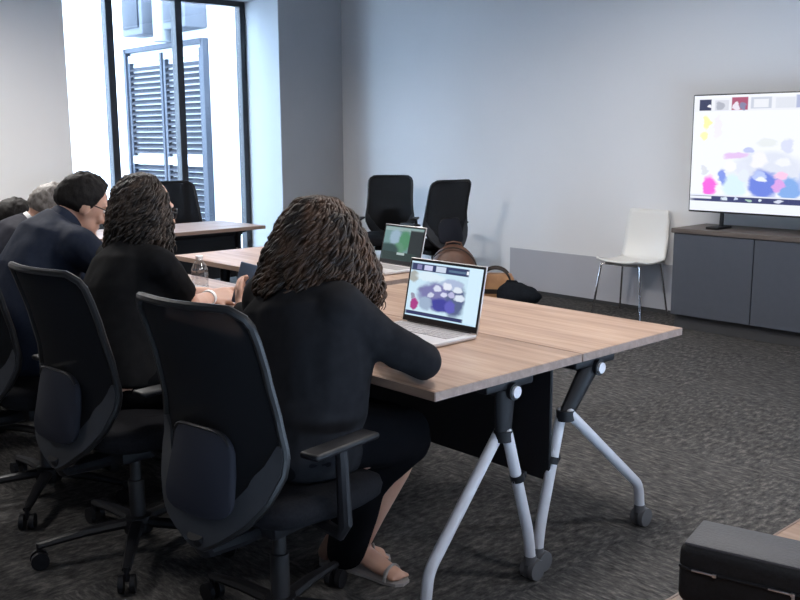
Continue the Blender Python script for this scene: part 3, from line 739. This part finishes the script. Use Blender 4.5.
def short_hair(root, off, c, HM, material, s=1.0, thick=.014, bald=0.0):
    def fn(p, d):
        y, z = d.y, d.z
        line = -.62 if y < -.05 else (-.62 + (y + .05) * 1.25 if y < .25 else -.245 + (y - .25) * 2.1)   # lower limit of the hair from nape to forehead
        k = max(0, min(1, (z - line) / .42)); o = -.010 + (thick + .010) * (k * k * (3 - 2 * k)) ** .7
        if bald and z > .75: o -= bald * (z - .75) * 4 * thick
        o += .007 * noise.noise(d * 7) * k + .005 * noise.noise(d * 17) * k
        return p + d * o
    g = G(); g.ell(Vector(c) + HM @ Vector((0, 0, .015 * s)) - off, tuple(q * s for q in SK), HM, 56, 36, fn); obj('hair', g, material, root, True)
def curly_hair(root, off, c, HM, material, prof, n, seed, back=0., amp=.011, front=62, scale=1.0, side=None, tmax=1.0):
    """prof: list of (radius, drop below head centre) from crown to tips; locks are coiled tubes over a soft core"""
    rnd = random.Random(seed); c = Vector(c)
    def pr(t):
        x = t * (len(prof) - 1); i = min(int(x), len(prof) - 2); f = x - i
        f2 = f * f * (3 - 2 * f)
        return prof[i][0] * (1 - f) + prof[i + 1][0] * f, prof[i][1] * (1 - f) + prof[i + 1][1] * f
    def pos(t, a, k=1.0):
        r, z = pr(t); 
        ex, ey = (side(a) if side else (1, 1))
        # a = 0 is the back of the head
        p = Vector((math.sin(a) * r * k * ex, -math.cos(a) * r * k * .92 * ey - back * t, 0))
        q = Matrix.Rotation(math.atan2(HM[1][0], HM[0][0]), 3, 'Z') @ p
        return c + q + Vector((0, 0, z)) - off
    g = G(); core = []; na = 40
    for j in range(16):
        t = .02 + .93 * tmax * j / 15
        core.append([pos(t, 2 * PI * k / na, (.86 if abs(((2 * PI * k / na + PI) % (2 * PI)) - PI) < R(180 - front) else (.86 if t < .28 else .50))) for k in range(na)])
    g.loft(core)
    for i in range(n):
        a = R(rnd.uniform(-(180 - front), 180 - front)); layer = rnd.random()
        t0 = rnd.choice((.0, .0, .05, .2, .35, .5)) ; t1 = min(1.0, rnd.uniform(.62, 1.04)) * tmax
        if t1 - t0 < .25: t0 = t1 - .3
        kk = .86 + .14 * layer; ph = rnd.uniform(0, 6.28); turns = rnd.uniform(4.0, 7.5) * (t1 - t0); m = int(20 + 34 * (t1 - t0)); am = amp * rnd.uniform(.6, 1.25); da = rnd.uniform(-.25, .25)
        pts = []; rad = []
        for q in range(m):
            u = q / (m - 1); t = max(0.0, t0 + (t1 - t0) * u); grow = min(1, t * 2.2 + .15)
            aa = a + da * u
            b = pos(t, aa, kk); w = 2 * PI * turns * u + ph
            rt = Vector((math.cos(aa), math.sin(aa), 0)); outw = Vector((math.sin(aa), -math.cos(aa), 0))
            b += rt * math.cos(w) * am * grow + outw * math.sin(w) * am * grow + Vector((0, 0, math.sin(w * .5 + ph) * am * .35))
            pts.append(b); rad.append((.0046 if u < .8 else .0046 * (1 - (u - .8) * 3.5)) * rnd.uniform(.9, 1.1) * scale)
        g.tube(pts, rad, 5)
    return obj('hair', g, material, root, True)

def build_person(label, J, skin, top, bottom, sleeves='long', vox=.0075, cover=None, legs='trousers', hem=None, shoe='shoe', topname='jacket', girth=1.0, hands=None, fold=.006):
    base = Vector((J['pelvis'][0], J['pelvis'][1], 0)); root = thing('person', label, 'person', base)
    right = Vector(J.get('right', (1, 0, 0)))
    V = {k: Vector(v) for k, v in J.items() if hasattr(v, '__len__') and len(v) == 3}
    HM = head_matrix(*J['head_rot'])
    sp = [V['pelvis'] + Vector((0, 0, -.07)), V['pelvis'], V['waist'], V['chest'], V['upper'], V['neck']]
    W = [.155, .175, .150, .170, .150, .060]; Dp = [.10, .125, .110, .122, .095, .058]
    W = [q * girth for q in W]; Dp = [q * girth for q in Dp]
    def torso(g, e, first=0):
        g.loft(spine_rings(sp[first:], [q + e for q in W][first:], [q + e for q in Dp][first:], right))
    arms = {}
    for sd in 'RL':
        arms[sd] = (V['upper'] * .45 + V['sh' + sd] * .55, V['sh' + sd], V['el' + sd], V['wr' + sd])
    # ---- body
    g = G(); torso(g, 0)
    g.tube([V['neck'] - Vector((0, 0, .03)), V['neck'] * .5 + V['head'] * .5 + HM @ Vector((0, -.02, -.02)), V['head'] + HM @ Vector((0, -.022, -.05))], [.060, .054, .056], 14, 'round')
    add_head(g, V['head'], HM, J.get('hs', 1.0))
    for sd in 'RL':
        a0, s_, e_, w_ = arms[sd]
        g.tube([V['upper'], a0, s_], [.07, .065, .058], 12, 'round'); g.tube([s_, s_ * .5 + e_ * .5, e_], [.055, .047, .040], 12, 'round'); g.tube([e_, e_ * .65 + w_ * .35, w_], [.040, .042, .027], 12, 'round')
        hd = hands[sd]; hand(g, w_ + (w_ - e_).normalized() * .012, hd[0], hd[1], hd[2], hd[3], J.get('hand', 1.0))
        h, k, n = V['hip' + sd], V['kn' + sd], V['an' + sd]
        g.tube([h, h * .5 + k * .5, k], [.088 * girth, .074 * girth, .054], 14, 'round'); g.tube([k, k * .7 + n * .3, k * .3 + n * .7, n], [.052, .054, .040, .034], 14, 'round')
        f = Vector(J['ft' + sd]).normalized(); heel = n - f * .035 - Vector((0, 0, n.z - .030))
        g.tube([n, heel + Vector((0, 0, .012))], [.036, .030], 10, 'round'); g.tube([n - Vector((0, 0, .02)), n + f * .08 + Vector((0, 0, -n.z + .042)), n + f * .145 + Vector((0, 0, -n.z + .026))], [.036, .032, .024], 10, 'round', flat=(1.15, .85))
        sdv = f.cross(Vector((0, 0, 1)))
        for q, (o_, ln) in enumerate(((-.026, .034), (-.010, .030), (.004, .026), (.017, .021), (.029, .016))):
            tp = n + f * .138 + sdv * o_ * (1 if sd == 'R' else -1) + Vector((0, 0, -n.z + .020)); g.tube([tp, tp + f * ln], [.011 if q == 0 else .0085, .0085 if q == 0 else .0065], 8, 'round')
    me = remesh(g, vox, 3, off=base); link('body', me, skin, root); eyes(root, base, V['head'], HM, J.get('hs', 1.0))
    # ---- top
    g = G(); torso(g, .016, 0 if topname == 'jacket' else 1)
    for sd in 'RL':
        a0, s_, e_, w_ = arms[sd]
        g.tube([V['upper'] + (s_ - V['upper']) * .1, a0, s_], [.080 * girth, .078 * girth, .072 * girth], 14, 'round')
        if sleeves == 'long':
            g.tube([s_, s_ * .5 + e_ * .5, e_], [.072 * girth, .063, .056], 14, 'round'); g.tube([e_, e_ * .6 + w_ * .4, e_ * .06 + w_ * .94], [.056, .053, .040], 14, 'round')
        else:
            q = sleeves; g.tube([s_, s_ * .5 + e_ * .5, s_ * (1 - q) + e_ * q], [.070, .064, .060], 14, True)
    if topname == 'jacket':
        for sd in 'RL':
            h = V['hip' + sd]; g.tube([h + Vector((0, 0, .02)), h * .75 + V['kn' + sd] * .25 + Vector((0, 0, .01))], [.105 * girth, .100 * girth], 14, 'round')
    me = remesh(g, .010, 3, fold=(fold, 9), off=base); link(topname, me, top, root)
    # ---- bottom
    g = G()
    if legs == 'trousers':
        for sd in 'RL':
            h, k, n = V['hip' + sd], V['kn' + sd], V['an' + sd]
            g.tube([h, h * .5 + k * .5, k], [.100 * girth, .088 * girth, .070], 14, 'round'); g.tube([k, k * .5 + n * .5, n + Vector((0, 0, -.02))], [.070, .062, .056], 14, True)
        g.ell(V['pelvis'] + Vector((0, .0, -.01)), (.185 * girth, .14 * girth, .11))
        me = remesh(g, .010, 3, fold=(.005, 10), off=base); link('trousers', me, bottom, root)
    else:
        g.ell(V['pelvis'] + Vector((0, .0, -.01)), (.19 * girth, .15 * girth, .11))
        for a, b, c_, d in legs: g.tube(a, b, 16, 'round', flat=(c_, d))
        me = remesh(g, .010, 3, fold=(.005, 9), off=base); link('skirt', me, bottom, root)
    # ---- shoes
    for sd in 'RL':
        n = V['an' + sd]; f = Vector(J['ft' + sd]).normalized(); z0 = Vector((n.x, n.y, 0)); sdv = f.cross(Vector((0, 0, 1)))
        g = G()
        if shoe == 'shoe':
            g.tube([z0 - f * .05 + Vector((0, 0, .044)), z0 + f * .03 + Vector((0, 0, .052)), z0 + f * .11 + Vector((0, 0, .042)), z0 + f * .17 + Vector((0, 0, .034))], [.042, .047, .043, .034], 14, 'round', flat=(1, .85)); g.tube([z0 + Vector((0, 0, .05)), z0 + Vector((0, 0, .10))], .045, 14, True)
            me = remesh(g, .008, 2, off=base); link('shoe', me, M['shoe'], root)
        else:
            ol = [(-.06, .022), (-.03, .032), (.05, .033), (.12, .041), (.165, .036), (.185, .018)]
            pts = [z0 + f * a - sdv * b for a, b in ol] + [z0 + f * a + sdv * b for a, b in ol[::-1]]
            g.prism([(p.x - base.x, p.y - base.y) for p in pts], .001, .011); sole = obj('sandal', g, M['sandal'], root, False)
            g = G(); g.tube([z0 - base + f * .125 + sdv * (.043 * math.cos(R(a))) + Vector((0, 0, .012 + .040 * math.sin(R(a)))) for a in range(0, 181, 15)], .006, 8, flat=(1.6, .7)); obj('strap', g, M['sandal'], sole)
    return root, base, V, HM
def collar(root, base, V, HM, material, r=.068, up=.03, name='collar', tilt=.0):
    g = G(); n_ = V['neck']; d = (V['head'] - V['neck']).normalized(); x = d.orthogonal().normalized(); y = d.cross(x)
    rings = []
    for k in range(28):
        a = 2 * PI * k / 28; o = x * math.cos(a) + y * math.sin(a)
        c = n_ - base - d * .012
        rings.append([c + o * (r + .012) - d * .02, c + o * (r + .002) + d * up, c + o * (r - .004) + d * up, c + o * (r - .004) - d * .02])
    rings.append(rings[0]); g.loft(rings, caps=False); obj(name, g, material, root, 60)

dn = (0, 0, -1)
# 1. curly haired person at the laptop
J = dict(pelvis=(-.365, -.27, .575), waist=(-.325, -.20, .71), chest=(-.345, -.165, .85), upper=(-.39, -.18, .955), neck=(-.39, -.155, 1.015), head=(-.392, -.095, 1.135), head_rot=(14, -18),
         right=(1, .03, 0), shR=(-.215, -.165, .955), elR=(-.09, .045, .805), wrR=(-.325, .135, .795), shL=(-.57, -.15, .95), elL=(-.805, -.02, .79), wrL=(-1.03, .04, .83),
         hipR=(-.295, -.27, .555), hipL=(-.475, -.27, .555), knR=(-.275, .16, .52), anR=(-.475, .115, .095), ftR=(.93, .25, 0), knL=(-.47, .15, .53), anL=(-.58, .10, .09), ftL=(.6, .8, 0), hand=.95, hs=.97)
leg = [([(-.30, -.27, .555), (-.29, -.05, .555), (-.275, .13, .525)], [.115, .105, .090], 1, 1), ([(-.47, -.27, .555), (-.465, -.05, .555), (-.46, .13, .525)], [.115, .10, .085], 1, 1),
       ([(-.38, .0, .54), (-.38, .11, .52)], [.10, .10], 1.3, .7), ([(-.345, .11, .50), (-.40, .060, .34), (-.465, .05, .10)], [.12, .085, .066], 1, 1), ([(-.28, .125, .51), (-.36, .06, .36), (-.44, .04, .10)], [.10, .055, .045], 1, 1)]
hands = dict(R=((-.95, .25, -.05), dn, 1, 18), L=((-.72, .40, .55), (.55, .75, .1), -1, 30))
root, base, V, HM = build_person('person with big curly brown hair and black jacket, elbow beside the open laptop', J, M['skin1'], M['jacket'], M['skirt'], vox=.006, legs=leg, shoe='sandal', hands=hands, fold=.010, girth=1.22)
curly_hair(root, base, V['head'], HM, M['hair_brown'], [(.0, .132), (.06, .124), (.108, .075), (.146, .0), (.178, -.07), (.196, -.13), (.190, -.195)], 900, 3, back=.0, amp=.0135, front=50)
collar(root, base, V, HM, M['jacket'], .07, .02)
# 2. person in short sleeved black top
J = dict(pelvis=(-1.34, -.30, .555), waist=(-1.36, -.28, .71), chest=(-1.40, -.225, .87), upper=(-1.42, -.19, .985), neck=(-1.43, -.165, 1.045), head=(-1.45, -.10, 1.175), head_rot=(-8, -14),
         right=(1, 0, 0), shR=(-1.245, -.16, .985), elR=(-1.335, .02, .800), wrR=(-1.46, .165, .805), shL=(-1.60, -.16, .985), elL=(-1.68, .05, .80), wrL=(-1.58, .24, .80),
         hipR=(-1.25, -.27, .555), hipL=(-1.43, -.27, .555), knR=(-1.25, .17, .53), anR=(-1.25, .20, .09), ftR=(.1, 1, 0), knL=(-1.43, .17, .53), anL=(-1.44, .20, .09), ftL=(-.1, 1, 0), hand=1.0)
hands = dict(R=((-.05, 1, .02), (-.7, 0, -.6), -1, 32), L=((.35, .9, 0), (.6, 0, -.7), 1, 30))
root, base, V, HM = build_person('person with shoulder length dark curls and short sleeved black top, hands folded on table', J, M['skin2'], M['tee'], M['skirt'], sleeves=.70, vox=.006, hands=hands, topname='shirt')
curly_hair(root, base, V['head'], HM, M['hair_dark'], [(.0, .132), (.062, .122), (.105, .07), (.122, .0), (.132, -.06), (.138, -.13), (.134, -.20)], 700, 5, back=.02, amp=.0125, front=48)
glasses(root, base, V['head'], HM)
g = G(); w_ = V['wrR'] - base; dr = (V['wrR'] - V['elR']).normalized(); g.tube([w_ - dr * .012, w_ + dr * .012], .033, 16); obj('bracelet', g, M['shirt'], root)
# 3. navy suit
J = dict(pelvis=(-2.02, -.34, .555), waist=(-2.03, -.34, .72), chest=(-2.05, -.28, .90), upper=(-2.05, -.215, 1.035), neck=(-2.05, -.155, 1.095), head=(-2.065, -.07, 1.16), head_rot=(-6, -26),
         right=(1, 0, 0), shR=(-1.85, -.19, 1.01), elR=(-1.80, .03, .805), wrR=(-1.97, .22, .80), shL=(-2.25, -.19, 1.01), elL=(-2.32, .03, .805), wrL=(-2.18, .25, .80),
         hipR=(-1.92, -.28, .555), hipL=(-2.12, -.28, .555), knR=(-1.90, .17, .53), anR=(-1.90, .20, .09), ftR=(.1, 1, 0), knL=(-2.13, .17, .53), anL=(-2.14, .20, .09), ftL=(-.1, 1, 0), hand=1.08, hs=1.04)
hands = dict(R=((-.5, .85, 0), dn, 1, 16), L=((.5, .85, 0), dn, -1, 16))
root, base, V, HM = build_person('person with short black hair and glasses in a navy suit, head bowed', J, M['skin2'], M['navy'], M['navy'], hands=hands, girth=1.13)
short_hair(root, base, V['head'], HM, M['hair_black'], 1.04, .018); glasses(root, base, V['head'], HM, 1.04); collar(root, base, V, HM, M['navy'], .070, .034)
# 4. grey haired
J = dict(pelvis=(-2.66, -.28, .555), waist=(-2.66, -.25, .72), chest=(-2.66, -.17, .87), upper=(-2.655, -.10, .985), neck=(-2.65, -.050, 1.035), head=(-2.625, .025, 1.10), head_rot=(-10, -34),
         right=(1, 0, 0), shR=(-2.47, -.08, .965), elR=(-2.42, .10, .80), wrR=(-2.53, .33, .80), shL=(-2.85, -.08, .965), elL=(-2.90, .10, .80), wrL=(-2.79, .33, .80),
         hipR=(-2.56, -.25, .555), hipL=(-2.76, -.25, .555), knR=(-2.55, .18, .53), anR=(-2.55, .21, .09), ftR=(.1, 1, 0), knL=(-2.77, .18, .53), anL=(-2.78, .21, .09), ftL=(-.1, 1, 0), hand=1.05, hs=1.03)
root, base, V, HM = build_person('person with short grey hair, white collar and dark suit, leaning over the table', J, M['skin1'], M['darksuit'], M['darksuit'], hands=hands, girth=1.08)
short_hair(root, base, V['head'], HM, M['hair_grey'], 1.03, .012); collar(root, base, V, HM, M['shirt'], .066, .034, 'shirt_collar'); collar(root, base, V, HM, M['darksuit'], .074, .014, 'jacket_collar')
# 5. farthest, only the top of a dark head shows
J = dict(J); sh = Vector((-.475, -.01, -.09))
for k in list(J):
    if hasattr(J[k], '__len__') and len(J[k]) == 3 and k not in ('right', 'ftR', 'ftL'): J[k] = tuple(Vector(J[k]) + (sh if k[:2] not in ('an', 'kn', 'hi', 'pe') else Vector((-.63, .02, 0))))
J['hs'] = 1.0
root, base, V, HM = build_person('person with dark hair farthest down the row, mostly hidden behind the grey hair', J, M['skin1'], M['darksuit'], M['darksuit'], hands=hands, girth=1.05)
short_hair(root, base, V['head'], HM, M['hair_black'], 1.0, .014)
# phone in the outstretched hand
ph = Vector((-1.125, .125, .905)); up = Vector((.10, .25, .95)).normalized(); nr = Vector((.62, -.74, .2)); nr = (nr - up * nr.dot(up)).normalized(); ux = up.cross(nr); Mr = Matrix((ux, up, nr)).transposed()
t = thing('phone', 'slate blue phone held up beside the black jacket', 'phone', ph)
g = G(); g.box((0, 0, 0), (.074, .155, .009), .004, 2, rot=Mr); obj('phone_body', g, M['phone'], t)
g = G(); g.box(-nr * .0048, (.068, .148, .001), 0, rot=Mr); obj('display', g, M['bezel'], t, False)

# ------------------------------------------------------------------ daylight, camera
W = bpy.data.worlds.new('daylight'); bpy.context.scene.world = W; W.use_nodes = True
bg = W.node_tree.nodes['Background']; bg.inputs['Color'].default_value = (.56, .745, 1.0, 1); bg.inputs['Strength'].default_value = 17.0
sd = bpy.data.lights.new('sun', 'SUN'); sd.energy = 5.5; sd.color = (.93, .96, 1.0); sd.angle = R(2)
so = bpy.data.objects.new('sun', sd); C.objects.link(so); so.rotation_euler = Vector((-.5, .45, -.75)).to_track_quat('-Z', 'Y').to_euler(); so.location = (-6, -4, 8)

f, pitch, roll, yaw = 944.13, .17425, -.0055, .8284
cy, sy, cp, sp_, cr, sr = math.cos(yaw), math.sin(yaw), math.cos(pitch), math.sin(pitch), math.cos(roll), math.sin(roll)
def tocam(e, g_, u):
    x = e; z = g_ * cp - u * sp_; y = -(u * cp + g_ * sp_)
    return (x * cr - y * sr, x * sr + y * cr, z)
MM = Matrix((tocam(cy, -sy, 0), tocam(sy, cy, 0), tocam(0, 0, 1)))      # rows: room axes in camera (right, down, forward)
rt, dwn, fw = (Vector((MM[0][k], MM[1][k], MM[2][k])) for k in range(3))
cd = bpy.data.cameras.new('camera'); cd.sensor_width = 36; cd.lens = f / 800 * 36; cd.clip_start = .05
co = bpy.data.objects.new('camera', cd); C.objects.link(co)
rot = Matrix((rt, -dwn, -fw)).transposed().to_4x4(); co.matrix_world = Matrix.Translation((1.811, -1.792, 1.45)) @ rot
sc = bpy.context.scene; sc.camera = co
sc.view_settings.view_transform = 'Standard'; sc.view_settings.look = 'None'; sc.view_settings.exposure = 0.0; sc.view_settings.gamma = 1.0
try: sc.view_settings.use_curve_mapping = False
except Exception: pass
sc.cycles.use_denoising = True
sc.cycles.max_bounces = 8; sc.cycles.diffuse_bounces = 5; sc.cycles.transparent_max_bounces = 12
sc.cycles.sample_clamp_indirect = 8
